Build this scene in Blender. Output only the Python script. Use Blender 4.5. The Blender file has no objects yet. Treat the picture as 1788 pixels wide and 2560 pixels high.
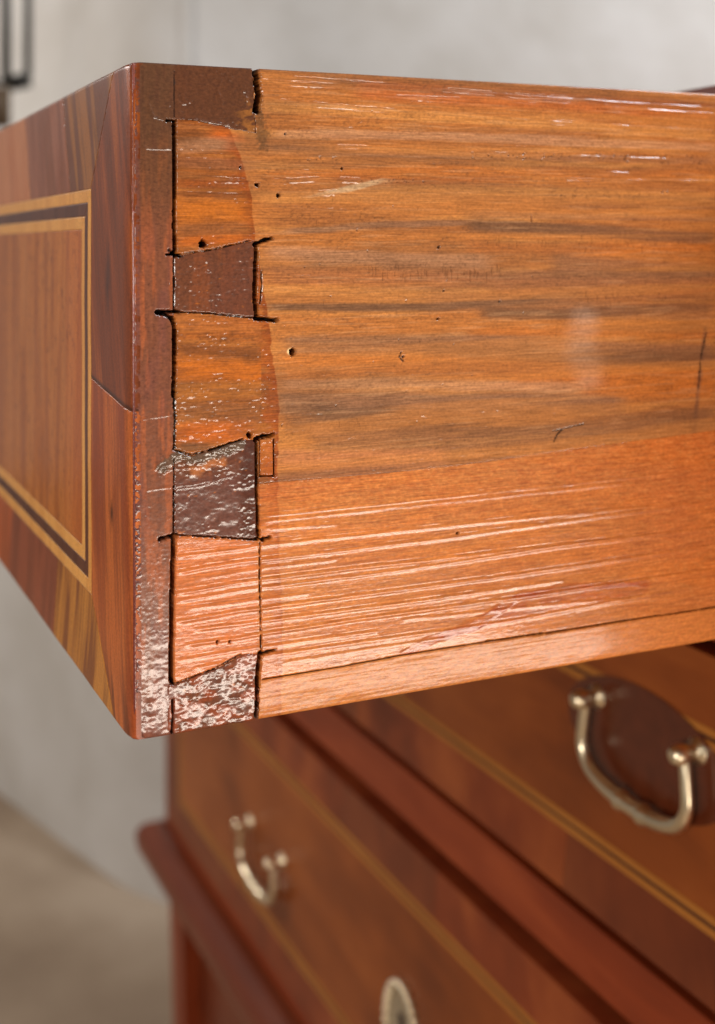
# A veneered drawer pulled out of an inlaid chest: close view of its dovetailed corner.
import bpy, bmesh, math
import numpy as np
from mathutils import Matrix, Vector

scene = bpy.context.scene
col = scene.collection

# ------------------------------------------------------------------ camera
cam_d = bpy.data.cameras.new('camera')
cam = bpy.data.objects.new('camera', cam_d)
col.objects.link(cam)
scene.camera = cam
cam_d.sensor_fit = 'VERTICAL'
cam_d.sensor_height = 36.0
cam_d.sensor_width = 25.14
cam_d.lens = 44.331
cam_d.shift_y = -0.2887
cam_d.clip_start = 0.01
cam_d.clip_end = 30
_yaw, _pit, _rol = 0.43367, -0.0224, -0.0066
_F = Vector((math.sin(_yaw)*math.cos(_pit), math.cos(_yaw)*math.cos(_pit), -math.sin(_pit)))
_R = Vector((math.cos(_yaw), -math.sin(_yaw), 0))
_U = _R.cross(_F)
_R2 = math.cos(_rol)*_R + math.sin(_rol)*_U
_U2 = -math.sin(_rol)*_R + math.cos(_rol)*_U
M = Matrix((_R2, _U2, -_F)).transposed().to_4x4()
M.translation = Vector((-0.07139, -0.27436, 0.10898))
cam.matrix_world = M
cam_d.dof.use_dof = True
cam_d.dof.focus_distance = 0.292
cam_d.dof.aperture_fstop = 10.5

# ------------------------------------------------------------------ light
scene.view_settings.view_transform = 'Standard'
scene.view_settings.look = 'None'
scene.view_settings.exposure = 0.0
scene.view_settings.gamma = 1.0
scene.cycles.use_denoising = True
scene.cycles.max_bounces = 6
scene.cycles.sample_clamp_indirect = 6.0
world = bpy.data.worlds.new('World')
scene.world = world
world.use_nodes = True
bg = world.node_tree.nodes['Background']
bg.inputs['Color'].default_value = (1.0, 0.96, 0.91, 1)
bg.inputs['Strength'].default_value = 0.23

def area(name, loc, target, sx, sy, power, color):
    d = bpy.data.lights.new(name, 'AREA')
    d.shape = 'RECTANGLE'
    d.size, d.size_y = sx, sy
    d.energy = power
    d.color = color
    o = bpy.data.objects.new(name, d)
    o.location = loc
    o.rotation_euler = (Vector(target) - Vector(loc)).to_track_quat('-Z', 'Y').to_euler()
    col.objects.link(o)
    return o
# a low bench lamp throws its reflection on the bottom corner of the joint; a softer lamp hangs above
area('bench_lamp', (0.38, -0.72, -0.335), (0.05, 0, 0.02), 0.60, 0.11, 6.6, (1.0, 0.89, 0.76))
area('room_lamp', (-0.85, -0.80, 0.62), (0.10, 0.1, 0.0), 0.35, 0.70, 1.2, (1.0, 0.93, 0.84))
area('side_fill', (-0.72, -0.50, 0.10), (0.15, 0.2, -0.05), 0.16, 0.16, 5.2, (1.0, 0.94, 0.86))  # added unseen fill, brightens the drawer fronts and the corner edge
area('corner_fill', (-0.75, 1.55, 0.60), (0.22, 1.40, -0.35), 0.3, 0.3, 10.0, (1.0, 0.97, 0.93))  # added out of view to lift the wall and floor at the left
area('wall_fill', (1.15, -0.35, 1.15), (0.95, 0.6, 0.3), 0.5, 0.5, 41.0, (0.82, 0.91, 1.0))  # added cool fill, no real fitting, lightens the wall at upper right

# ------------------------------------------------------------------ noise
def _hash(ix, iy, seed):
    h = (ix.astype(np.int64)*374761393 + iy.astype(np.int64)*668265263 + seed*1442695041) & 0xffffffff
    h = ((h ^ (h >> 13))*1274126177) & 0xffffffff
    h = (h ^ (h >> 16)) & 0xffffff
    return h.astype(np.float64)/0xffffff
def vn(x, y, seed=0):
    ix = np.floor(x); iy = np.floor(y)
    fx = x-ix; fy = y-iy
    fx = fx*fx*(3-2*fx); fy = fy*fy*(3-2*fy)
    a = _hash(ix, iy, seed); b = _hash(ix+1, iy, seed); c = _hash(ix, iy+1, seed); d = _hash(ix+1, iy+1, seed)
    return (a*(1-fx)+b*fx)*(1-fy) + (c*(1-fx)+d*fx)*fy
def fbm(x, y, seed=0, oct=4, g=0.5):
    s = 0; a = 1; t = 0
    for i in range(oct):
        s = s + a*vn(x*2**i+i*17.3, y*2**i+i*9.1, seed+i*31); t += a; a *= g
    return s/t
def HH(x, y):
    """survey of the side face: point (mm along the side, mm high) from a reading on the photograph"""
    w = 1.0223993 -0.00014857652*x +8.1682142e-06*y
    return ((-28.524013 +0.098671223*x -0.00025098856*y)/w, (165.14235 -0.016832285*x -0.096126075*y)/w)
def sm(x, a, b):
    t = np.clip((x-a)/(b-a), 0, 1)
    return t*t*(3-2*t)
def lin(r, g, b):
    f = lambda c: (c/255/12.92) if c/255 <= 0.04045 else ((c/255+0.055)/1.055)**2.4
    return np.array([f(r), f(g), f(b)])
def mix(A, B, w):
    w = np.clip(w, 0, 1)[..., None]
    return A*(1-w) + B*w
def seg_dist(u, v, pts):
    best = np.full(u.shape, 1e9); along = np.zeros(u.shape)
    L = 0
    for (a, b), (c, d) in zip(pts[:-1], pts[1:]):
        l = math.hypot(c-a, d-b) or 1e-9
        t = np.clip(((u-a)*(c-a)+(v-b)*(d-b))/l**2, 0, 1)
        q = np.hypot(u-(a+t*(c-a)), v-(b+t*(d-b)))
        m = q < best
        best = np.where(m, q, best); along = np.where(m, L+t*l, along)
        L += l
    return best, along/L
def near(u, v, pts, r):
    """indices of the vertices in the box round a polyline"""
    P = np.array(pts)
    return (u > P[:, 0].min()-r) & (u < P[:, 0].max()+r) & (v > P[:, 1].min()-r) & (v < P[:, 1].max()+r)
def inside(u, v, poly):
    r = np.zeros(u.shape, bool)
    n = len(poly)
    for i in range(n):
        (x1, y1), (x2, y2) = poly[i], poly[(i+1) % n]
        if y1 == y2: continue
        c = ((y1 > v) != (y2 > v)) & (u < (x2-x1)*(v-y1)/(y2-y1)+x1)
        r ^= c
    return r
def rough(poly, amp, step, seed, closed=True):
    out = []
    n = len(poly)
    for i in range(n if closed else n-1):
        a = np.array(poly[i]); b = np.array(poly[(i+1) % n])
        l = np.hypot(*(b-a)); k = max(1, int(l/step))
        nrm = np.array([-(b-a)[1], (b-a)[0]])/(l or 1)
        for j in range(k):
            p = a+(b-a)*j/k
            if j:
                p = p+nrm*amp*(2*fbm(np.array(j*step/1.3+i*50.), np.array(3.3), seed, 3)-1)
            out.append((float(p[0]), float(p[1])))
    if not closed: out.append(tuple(poly[-1]))
    return out

# ------------------------------------------------------------------ meshes
def link(o, parent=None):
    col.objects.link(o)
    if parent is not None: o.parent = parent
    return o
def tag(o, label=None, cat=None, group=None, kind=None):
    if label: o['label'] = label
    if cat: o['category'] = cat
    if group: o['group'] = group
    if kind: o['kind'] = kind
    return o
def thing(name, label, cat, loc=(0, 0, 0)):
    o = bpy.data.objects.new(name, None)
    o.empty_display_size = 0.02
    o.location = loc
    link(o)
    return tag(o, label, cat)
def mesh_obj(name, verts, faces, mat, parent=None, smooth=False):
    me = bpy.data.meshes.new(name)
    me.from_pydata([tuple(v) for v in verts], [], faces)
    me.materials.append(mat)
    if smooth:
        me.polygons.foreach_set('use_smooth', [True]*len(me.polygons))
    o = bpy.data.objects.new(name, me)
    link(o, parent)
    if parent is not None:
        o.matrix_parent_inverse = Matrix.Translation(-Vector(parent_world(parent)))
    return o
def parent_world(o):
    p = Vector((0, 0, 0))
    while o is not None:
        if o.type == 'EMPTY': p += Vector(o.location)
        o = o.parent
    return p
def fix(o, parent):
    """vertices are in world units: undo the offset of the empties above"""
    if parent.type == 'EMPTY':
        o.matrix_parent_inverse = Matrix.Translation(-parent_world(parent))
def box(name, lo, hi, mat, parent=None, bevel=0.0):
    bm = bmesh.new()
    bmesh.ops.create_cube(bm, size=1)
    for v in bm.verts:
        v.co = Vector([lo[i]+(v.co[i]+0.5)*(hi[i]-lo[i]) for i in range(3)])
    if bevel:
        bmesh.ops.bevel(bm, geom=bm.edges[:], offset=bevel, segments=2, affect='EDGES', profile=0.6)
    me = bpy.data.meshes.new(name); bm.to_mesh(me); bm.free()
    me.materials.append(mat)
    o = bpy.data.objects.new(name, me); link(o, parent)
    if parent is not None: fix(o, parent)
    return o

def relief(name, U, V, sel, P, Cl, Rg, mat, parent, back):
    """a carved sheet: grid vertices P, faces 'sel', rim turned back to the plane 'back' (a function)"""
    m, n = U.shape
    fi = np.argwhere(sel)
    i, j = fi[:, 0], fi[:, 1]
    quads = np.stack([i*n+j, i*n+j+1, (i+1)*n+j+1, (i+1)*n+j], 1)
    # rim edges
    E = np.concatenate([quads[:, [0, 1]], quads[:, [1, 2]], quads[:, [2, 3]], quads[:, [3, 0]]])
    key = np.sort(E, 1); key = key[:, 0]*(m*n)+key[:, 1]
    uq, idx, cnt = np.unique(key, return_index=True, return_counts=True)
    rim = E[idx[cnt == 1]]
    used = np.unique(quads)
    mp = -np.ones(m*n, np.int64); mp[used] = np.arange(len(used))
    quads = mp[quads]; rim = mp[rim]
    Pv = P.reshape(-1, 3)[used]
    rv = np.unique(rim)
    mp2 = -np.ones(len(used), np.int64); mp2[rv] = np.arange(len(rv))+len(used)
    Pb = back(Pv[rv].copy())
    rimq = np.stack([rim[:, 1], rim[:, 0], mp2[rim[:, 0]], mp2[rim[:, 1]]], 1)
    Q = np.concatenate([quads, rimq])
    PP = np.concatenate([Pv, Pb])
    CC = Cl.reshape(-1, 3)[used]; CC = np.concatenate([CC, CC[rv]*0.6])
    RR = Rg.reshape(-1)[used]; RR = np.concatenate([RR, RR[rv]])
    me = bpy.data.meshes.new(name)
    me.vertices.add(len(PP)); me.vertices.foreach_set('co', PP.astype(np.float32).ravel())
    me.loops.add(len(Q)*4); me.loops.foreach_set('vertex_index', Q.astype(np.int32).ravel())
    me.polygons.add(len(Q)); me.polygons.foreach_set('loop_start', np.arange(0, len(Q)*4, 4, dtype=np.int32))
    me.update(calc_edges=True)
    sf = np.ones(len(Q), bool); sf[len(quads):] = False
    me.polygons.foreach_set('use_smooth', sf)
    a = me.attributes.new('tone', 'FLOAT_COLOR', 'POINT')
    a.data.foreach_set('color', np.concatenate([CC, RR[:, None]], 1).astype(np.float32).ravel())
    me.materials.append(mat)
    o = bpy.data.objects.new(name, me)
    link(o, parent)
    return o

# ------------------------------------------------------------------ materials
def new_mat(name):
    m = bpy.data.materials.new(name); m.use_nodes = True
    nt = m.node_tree
    return m, nt, nt.nodes['Principled BSDF']
def nd(nt, t, **k):
    n = nt.nodes.new(t)
    for a, b in k.items():
        if a in n.inputs: n.inputs[a].default_value = b
        else: setattr(n, a, b)
    return n

def carved_mat(name, fine, bump, coat=0.8, gain=0.25, cr=0.12, spec=0.05):
    """colour, and gloss in alpha, come with the carved sheet; hair-fine fibre is added here"""
    m, nt, b = new_mat(name)
    L = nt.links.new
    at = nd(nt, 'ShaderNodeAttribute', attribute_name='tone')
    tc = nd(nt, 'ShaderNodeTexCoord')
    mp = nd(nt, 'ShaderNodeMapping'); mp.inputs['Scale'].default_value = fine
    L(tc.outputs['Object'], mp.inputs['Vector'])
    n1 = nd(nt, 'ShaderNodeTexNoise'); n1.inputs['Scale'].default_value = 1.0; n1.inputs['Detail'].default_value = 5; n1.inputs['Roughness'].default_value = 0.65
    L(mp.outputs['Vector'], n1.inputs['Vector'])
    mr = nd(nt, 'ShaderNodeMapRange'); mr.inputs['From Min'].default_value = 0.3; mr.inputs['From Max'].default_value = 0.7
    mr.inputs['To Min'].default_value = 1-gain; mr.inputs['To Max'].default_value = 1+gain
    L(n1.outputs['Fac'], mr.inputs['Value'])
    mu = nd(nt, 'ShaderNodeVectorMath', operation='SCALE')
    L(at.outputs['Color'], mu.inputs[0]); L(mr.outputs['Result'], mu.inputs['Scale'])
    # granular mottling, about a millimetre across
    n3 = nd(nt, 'ShaderNodeTexNoise'); n3.inputs['Scale'].default_value = 1.0; n3.inputs['Detail'].default_value = 3
    m3 = nd(nt, 'ShaderNodeMapping'); m3.inputs['Scale'].default_value = (1100, 1100, 1900)
    L(tc.outputs['Object'], m3.inputs['Vector']); L(m3.outputs['Vector'], n3.inputs['Vector'])
    r3 = nd(nt, 'ShaderNodeMapRange'); r3.inputs['From Min'].default_value = 0.35; r3.inputs['From Max'].default_value = 0.65
    r3.inputs['To Min'].default_value = 0.86; r3.inputs['To Max'].default_value = 1.12
    L(n3.outputs['Fac'], r3.inputs['Value'])
    mu3 = nd(nt, 'ShaderNodeVectorMath', operation='SCALE')
    L(mu.outputs['Vector'], mu3.inputs[0]); L(r3.outputs['Result'], mu3.inputs['Scale'])
    L(mu3.outputs['Vector'], b.inputs['Base Color'])
    L(at.outputs['Alpha'], b.inputs['Roughness'])
    bp = nd(nt, 'ShaderNodeBump'); bp.inputs['Strength'].default_value = bump; bp.inputs['Distance'].default_value = 0.0002
    L(n1.outputs['Fac'], bp.inputs['Height']); L(bp.outputs['Normal'], b.inputs['Normal'])
    bc = nd(nt, 'ShaderNodeBump'); bc.inputs['Strength'].default_value = bump*.22; bc.inputs['Distance'].default_value = 0.0002
    L(n1.outputs['Fac'], bc.inputs['Height'])
    b.inputs['Coat Weight'].default_value = coat
    b.inputs['Coat Roughness'].default_value = cr
    L(bc.outputs['Normal'], b.inputs['Coat Normal'])
    b.inputs['Specular IOR Level'].default_value = spec
    return m

def wood_mat(name, c1, c2, c3, scale, rough_=0.3, blotch=6.0, coat=0.5, bump=0.05, dark=0.0):
    """stained and polished timber; grain stretched along the given axis"""
    m, nt, b = new_mat(name)
    L = nt.links.new
    tc = nd(nt, 'ShaderNodeTexCoord')
    mp = nd(nt, 'ShaderNodeMapping'); mp.inputs['Scale'].default_value = scale
    L(tc.outputs['Object'], mp.inputs['Vector'])
    n1 = nd(nt, 'ShaderNodeTexNoise'); n1.inputs['Scale'].default_value = 1; n1.inputs['Detail'].default_value = 7; n1.inputs['Roughness'].default_value = 0.6; n1.inputs['Distortion'].default_value = 0.4
    L(mp.outputs['Vector'], n1.inputs['Vector'])
    n2 = nd(nt, 'ShaderNodeTexNoise'); n2.inputs['Scale'].default_value = blotch; n2.inputs['Detail'].default_value = 3
    L(tc.outputs['Object'], n2.inputs['Vector'])
    r = nd(nt, 'ShaderNodeValToRGB')
    e = r.color_ramp.elements
    e[0].position = 0.30; e[0].color = (*c1, 1)
    e[1].position = 0.70; e[1].color = (*c3, 1)
    k = r.color_ramp.elements.new(0.5); k.color = (*c2, 1)
    ad = nd(nt, 'ShaderNodeMath', operation='MULTIPLY_ADD'); ad.inputs[1].default_value = 0.55
    mm = nd(nt, 'ShaderNodeMath', operation='MULTIPLY'); mm.inputs[1].default_value = 0.45
    L(n2.outputs['Fac'], mm.inputs[0]); L(n1.outputs['Fac'], ad.inputs[0]); L(mm.outputs[0], ad.inputs[2])
    L(ad.outputs[0], r.inputs['Fac'])
    L(r.outputs['Color'], b.inputs['Base Color'])
    b.inputs['Roughness'].default_value = rough_
    b.inputs['Coat Weight'].default_value = coat*.2
    b.inputs['Specular IOR Level'].default_value = 0.18
    b.inputs['Coat Roughness'].default_value = 0.12
    bp = nd(nt, 'ShaderNodeBump'); bp.inputs['Strength'].default_value = bump; bp.inputs['Distance'].default_value = 0.0005
    L(n1.outputs['Fac'], bp.inputs['Height']); L(bp.outputs['Normal'], b.inputs['Normal'])
    return m

def plain_mat(name, c, r, metal=0.0, var=0.1, scale=60.0, bump=0.1, dist=0.0004):
    m, nt, b = new_mat(name)
    L = nt.links.new
    tc = nd(nt, 'ShaderNodeTexCoord')
    n1 = nd(nt, 'ShaderNodeTexNoise'); n1.inputs['Scale'].default_value = scale; n1.inputs['Detail'].default_value = 4
    L(tc.outputs['Object'], n1.inputs['Vector'])
    mr = nd(nt, 'ShaderNodeMapRange'); mr.inputs['From Min'].default_value = 0.3; mr.inputs['From Max'].default_value = 0.7
    mr.inputs['To Min'].default_value = 1-var; mr.inputs['To Max'].default_value = 1+var
    L(n1.outputs['Fac'], mr.inputs['Value'])
    mu = nd(nt, 'ShaderNodeVectorMath', operation='SCALE'); mu.inputs[0].default_value = tuple(c)
    L(mr.outputs['Result'], mu.inputs['Scale']); L(mu.outputs['Vector'], b.inputs['Base Color'])
    b.inputs['Roughness'].default_value = r; b.inputs['Metallic'].default_value = metal
    bp = nd(nt, 'ShaderNodeBump'); bp.inputs['Strength'].default_value = bump; bp.inputs['Distance'].default_value = dist
    L(n1.outputs['Fac'], bp.inputs['Height']); L(bp.outputs['Normal'], b.inputs['Normal'])
    return m

m_side = carved_mat('stained_softwood', (120, 120, 2600), 0.45, 0.55, 0.34, 0.15)
m_slip = carved_mat('dry_softwood', (160, 160, 2200), 0.4, 0.30, 0.26, 0.17)
m_core = carved_mat('varnished_core_wood', (900, 900, 700), 0.5, 0.85, 0.20, 0.19)
m_ven = carved_mat('polished_veneer', (900, 1500, 260), 0.05, 0.07, 0.12, 0.2, 0.12)
m_gap = plain_mat('dark_joint_wood', (0.035, 0.014, 0.008), 0.8)
m_inner = wood_mat('raw_drawer_wood', (.25, .12, .05), (.36, .19, .08), (.42, .25, .12), (6, 60, 60), 0.6, coat=0.0)

# ------------------------------------------------------------------ the pulled-out drawer
drawer = thing('drawer', 'inlaid drawer pulled far out, its dovetailed side with gaps and wormholes facing the viewer', 'drawer')
W_D, H_D, L_D = 620.0, 150.0, 330.0      # mm: width, height, length

# --- side face, plane Y = 0; u = along X (mm), v = height (mm)
us = np.concatenate([np.arange(0, 62, 0.2), np.arange(62, 110, 0.25), np.arange(110, 178, 0.36), np.arange(178, L_D+1, 2.0)])
vs = np.concatenate([[0.0], np.arange(0.22, H_D, 0.22), [H_D]])
U, V = np.meshgrid(us, vs)
pin1 = rough([(9.25, 154.26), (29.40, 155.49), (29.54, 139.95), (30.06, 134.80), (23.97, 135.74), (15.45, 137.38), (9.20, 137.56)], 0.35, 0.5, 1)
pin2 = rough([(9.09, 106.90), (11.16, 106.78), (18.50, 107.83), (26.01, 109.41), (29.39, 110.01), (29.51, 92.10), (24.85, 92.55), (17.39, 93.69), (10.60, 94.08), (9.05, 94.13)], 0.25, 0.5, 2)
pin3 = rough([(8.95, 63.09), (10.49, 63.18), (14.12, 61.51), (18.31, 62.40), (21.50, 63.37), (26.33, 64.34), (29.70, 64.31), (30.02, 41.09), (21.41, 42.69), (10.43, 44.42), (8.89, 44.57)], 0.3, 0.5, 3)
pin4 = rough([(8.77, 11.24), (10.31, 11.30), (13.93, 12.15), (19.16, 13.26), (25.56, 15.46), (30.21, 15.41), (29.73, -14.52), (8.70, -10.65)], 0.3, 0.5, 4)
strip_r = rough([(10.20, 158.35), (10.05, 114.10), (9.98, 64.21), (9.71, 14.75), (9.52, -10.80)], 0.12, 0.6, 5, closed=False)
ven_r = rough([(0.88, 157.73), (0.74, 104.22), (0.69, 45.31), (0.94, -9.22)], 0.06, 0.6, 6, closed=False)
seam = rough([(27.91, 53.93), (34.48, 54.09), (58.50, 53.86), (82.98, 54.05), (111.91, 55.41), (163.52, 57.30), (309.25, 62.82)], 0.06, 1.0, 7, closed=False)
slip = rough([(27.69, 9.28), (34.23, 9.22), (50.01, 9.27), (67.73, 9.69), (91.48, 9.64), (125.91, 9.43), (162.73, 9.08), (307.67, 7.78)], 0.06, 1.0, 8, closed=False)
patch = [(30.47, 64.25), (33.87, 64.01), (33.94, 55.57), (30.42, 55.76)]

def snap(line, rad):
    m = near(U, V, line, 0.3)
    ii = np.argwhere(m)
    if not len(ii): return
    u = U[m]; v = V[m]
    best = np.full(u.shape, 1e9); bu = u.copy(); bv = v.copy()
    for (a, b), (c, d) in zip(line[:-1], line[1:]):
        l2 = (c-a)**2+(d-b)**2 or 1e-9
        t = np.clip(((u-a)*(c-a)+(v-b)*(d-b))/l2, 0, 1)
        qu = a+t*(c-a); qv = b+t*(d-b); q = np.hypot(u-qu, v-qv)
        w = q < best
        best[w] = q[w]; bu[w] = qu[w]; bv[w] = qv[w]
    edge = (V[m] <= 0) | (V[m] >= H_D) | (U[m] <= 0)
    w = (best < rad) & ~edge
    U[ii[w, 0], ii[w, 1]] = bu[w]; V[ii[w, 0], ii[w, 1]] = bv[w]
for ln in (pin1+pin1[:1], pin2+pin2[:1], pin3+pin3[:1], pin4+pin4[:1], strip_r, ven_r, patch+patch[:1]):
    snap(ln, 0.115)
snap(seam, 0.13); snap(slip, 0.13)
Uc = (U[:-1, :-1]+U[1:, 1:]+U[1:, :-1]+U[:-1, 1:])/4
Vc = (V[:-1, :-1]+V[1:, 1:]+V[1:, :-1]+V[:-1, 1:])/4
def right_of(line, u, v):
    P = np.array(sorted(line, key=lambda q: q[1]))
    return u > np.interp(v, P[:, 1], P[:, 0])
def above(line, u, v):
    P = np.array(sorted(line)); return v > np.interp(u, P[:, 0], P[:, 1])
r_ven = ~right_of(ven_r, Uc, Vc)
r_core = (~right_of(strip_r, Uc, Vc)) & ~r_ven
for p in (pin1, pin2, pin3, pin4):
    r_core |= inside(Uc, Vc, p)
r_core &= ~r_ven
rest = ~(r_ven | r_core)
r_patch = rest & inside(Uc, Vc, patch)
up_ = above(seam, Uc, Vc)
# left of the third pin the two boards meet under it
r_up = rest & ~r_patch & (up_ | ((Uc < (27.90, 52.71)[0]) & (Vc > (21.46, 53.27)[1])))
r_slip = rest & ~r_patch & ~r_up & ~above(slip, Uc, Vc)
r_low = rest & ~r_patch & ~r_up & ~r_slip

# --- carving (mm, positive = toward the viewer)
cuts = [  # polyline, half width, depth, ragged
    ([(10.33, 136.80), (10.39, 124.14), (10.26, 114.10), (10.44, 106.89)], 0.42, 4.2, .10),
    ([(8.48, 107.01), (10.13, 107.09), (12.20, 106.57)], 0.22, 2.0, .10),
    ([(6.18, 94.21), (8.23, 93.85), (9.87, 92.50), (10.28, 90.10), (10.25, 84.11), (10.02, 75.65)], 0.50, 4.2, .14),
    ([(6.18, 94.31), (11.12, 94.17)], 0.30, 3.0, .12),
    ([(10.12, 75.64), (10.31, 70.16), (10.08, 63.71)], 0.28, .5, .18),
    ([(6.84, 43.80), (8.37, 44.03), (10.43, 44.22)], 0.42, 3.2, .12),
    ([(10.01, 44.06), (9.67, 34.50), (9.43, 24.65), (9.31, 17.27), (9.39, 11.84)], 0.55, 5.0, .06),
    ([(29.92, 150.54), (30.23, 147.24), (30.66, 144.66), (30.20, 140.18)], 0.95, 4.5, .30),
    ([(29.93, 109.49), (29.68, 103.83), (29.43, 97.66), (29.84, 92.30)], 0.50, 4.2, .12),
    ([(29.49, 109.18), (31.47, 110.00), (33.68, 110.50)], 0.42, 3.0, .18),
    ([(29.41, 92.11), (31.93, 91.82), (34.91, 91.53)], 0.42, 3.0, .18),
    ([(30.99, 102.78), (31.20, 99.68), (30.74, 95.57)], 0.12, .7, .1),
    ([(29.70, 63.80), (29.65, 54.60), (30.02, 41.50)], 0.32, 3.6, .08),
    ([(29.48, 64.32), (31.23, 64.71), (33.66, 64.96)], 0.42, 3.2, .3),
    ([(29.58, 41.54), (31.33, 41.16), (32.87, 41.41)], 0.34, 1.6, .3),
    ([(30.32, 15.39), (29.87, 11.80), (29.63, 7.77)], 0.50, 4.0, .12),
    ([(29.52, 7.79), (29.50, 3.74), (29.26, 0.03)], 0.26, 3.2, .12),
    ([(30.32, 14.98), (32.07, 15.25), (33.72, 15.52)], 0.30, 1.2, .25),
    ([(10.13, 106.59), (10.21, 100.09), (10.08, 94.10)], 0.10, .8, .10),
    ([(9.97, 61.23), (10.05, 54.27), (9.91, 44.86)], 0.10, .8, .10),
    ([(9.58, 7.87), (9.67, 3.92), (9.56, 0.49)], 0.18, 1.6, .20),
    ([(90.19, 9.71), (107.97, 9.42), (125.91, 9.43), (162.73, 9.08), (177.86, 9.02)], 0.11, .9, .05),
    ([(30.94, 9.20), (50.01, 9.27), (67.73, 9.69), (90.19, 9.71)], 0.03, .3, .05),
    ([(10.48, 148.29), (10.36, 144.25), (10.34, 138.01)], 0.05, .25, .1),
    ([(0.85, 143.81), (0.52, 133.88), (0.39, 123.98), (0.68, 117.06)], 0.11, .9, .10),
    ([(30.34, 40.75), (30.30, 32.09), (30.54, 15.77)], 0.09, .7, .14),
    ([(30.47, 64.25), (30.42, 55.76)], 0.04, .3, .03),
    ([(33.87, 64.01), (33.94, 55.47)], 0.10, .8, .03),
    ([(30.42, 55.76), (34.05, 55.56)], 0.11, .9, .03),
    ([(9.10, 108.10), (10.33, 106.99)], 0.20, 1.2, .10),
    ([(8.68, 137.14), (10.75, 137.12)], 0.22, 1.6, .10),
    ([(9.77, 63.43), (14.12, 61.91), (18.32, 62.60)], 0.10, .5, .1),
    ([(18.32, 62.60), (26.34, 64.55)], 0.14, .7, .2),
    ([(10.13, 106.99), (18.50, 107.93), (28.19, 110.01)], 0.08, .45, .08),
    ([(11.12, 94.07), (18.44, 93.55), (29.73, 92.10)], 0.08, .45, .08),
    ([(10.43, 44.32), (21.41, 42.59), (29.80, 41.21)], 0.10, .6, .10),
    ([(9.80, 11.38), (19.16, 13.36), (25.56, 15.66)], 0.09, .5, .08),
    ([(161.01, 84.30), (158.90, 77.68), (157.85, 69.22)], 0.12, .1, .1),
    ([(113.76, 61.01), (111.96, 59.65), (110.99, 57.88)], 0.13, .35, .06),
    ([(110.61, 60.65), (113.62, 61.02), (120.28, 61.96)], 0.05, .15, .06),
    ([(67.12, 82.73), (66.63, 81.67), (67.71, 80.54)], 0.16, .35, .2),
]
holes = [((16.92, 109.36), 1.12, 5, 1), ((38.77, 83.91), 1.1, 6, 1), ((30.11, 122.90), .65, 2.5, .7), ((35.40, 120.58), .62, 2.0, .8), ((77.82, 108.23), .38, 2, .9),
    ((77.41, 90.53), .5, 2, .6), ((104.75, 115.25), .45, 2, 1.9), ((82.44, 37.39), .45, 1.6, .8), ((20.03, 19.34), .36, 2, 1), ((23.01, 18.94), .36, 2, 1),
    ((51.75, 127.15), .35, 1, .8), ((27.96, 65.25), .8, 4, 1), ((135.71, 128.18), .3, .5, 1.6), ((148.20, 122.73), .28, .8, 1), ((146.55, 122.59), .28, .8, 1),
    ((26.09, 126.96), .3, .6, 1), ((67.72, 81.62), .4, .5, .7), ((78.98, 97.42), .25, .6, .9), ((94.97, 94.38), .22, .5, 1), ((37.16, 135.02), .22, .5, 1)]
rng = np.random.RandomState(7)
for k in range(85):   # rows of pin-prick pores in the early wood
    x = rng.uniform(1055, 1590); y = 338+12*rng.rand()+(x-1060)*.022+ (8 if rng.rand() < .3 else 0)
    holes.append((HH(x,y), rng.uniform(.12, .26), rng.uniform(.15, .4), rng.uniform(.6, 1.1)))
for k in range(32):
    x = rng.uniform(1250, 1510); y = 436+8*rng.rand()
    holes.append((HH(x,y), rng.uniform(.12, .24), rng.uniform(.12, .3), rng.uniform(.6, 1.1)))
for k in range(26):
    x = rng.uniform(690, 760) if k < 9 else rng.uniform(800, 960); y = (352 if k < 9 else 400)+10*rng.rand()
    holes.append((HH(x,y), rng.uniform(.12, .22), rng.uniform(.12, .3), rng.uniform(.6, 1.2)))
for k in range(60):
    holes.append((HH(rng.uniform(600, 1600), rng.uniform(200, 960)), rng.uniform(.10, .2), rng.uniform(.1, .3), rng.uniform(.7, 1.6)))
# upright nicks where the plane tore the grain
nicks = []
for k in range(46):
    x = rng.uniform(820, 1130); y = rng.uniform(592, 612)
    nicks.append(((HH(x,y)), (HH(x+rng.uniform(-2, 2),y+rng.uniform(8, 26))), rng.uniform(.06, .11), rng.uniform(.06, .16)))
for k in range(30):
    x = rng.uniform(1090, 1604); y = rng.uniform(525, 545)+(x-1100)*.03
    nicks.append(((HH(x,y)), (HH(x+rng.uniform(-3, 3),y+rng.uniform(6, 20))), rng.uniform(.06, .11), rng.uniform(.06, .14)))
for k in range(22):
    x = rng.uniform(1300, 1500); y = rng.uniform(650, 668)
    nicks.append(((HH(x,y)), (HH(x+rng.uniform(-3, 3),y+rng.uniform(5, 14))), rng.uniform(.05, .1), rng.uniform(.06, .14)))
for k in range(70):
    x = rng.uniform(620, 1600); y = rng.uniform(400, 950)
    nicks.append(((HH(x,y)), (HH(x+rng.uniform(-3, 3),y+rng.uniform(4, 14))), rng.uniform(.04, .08), rng.uniform(.04, .10)))

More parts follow.
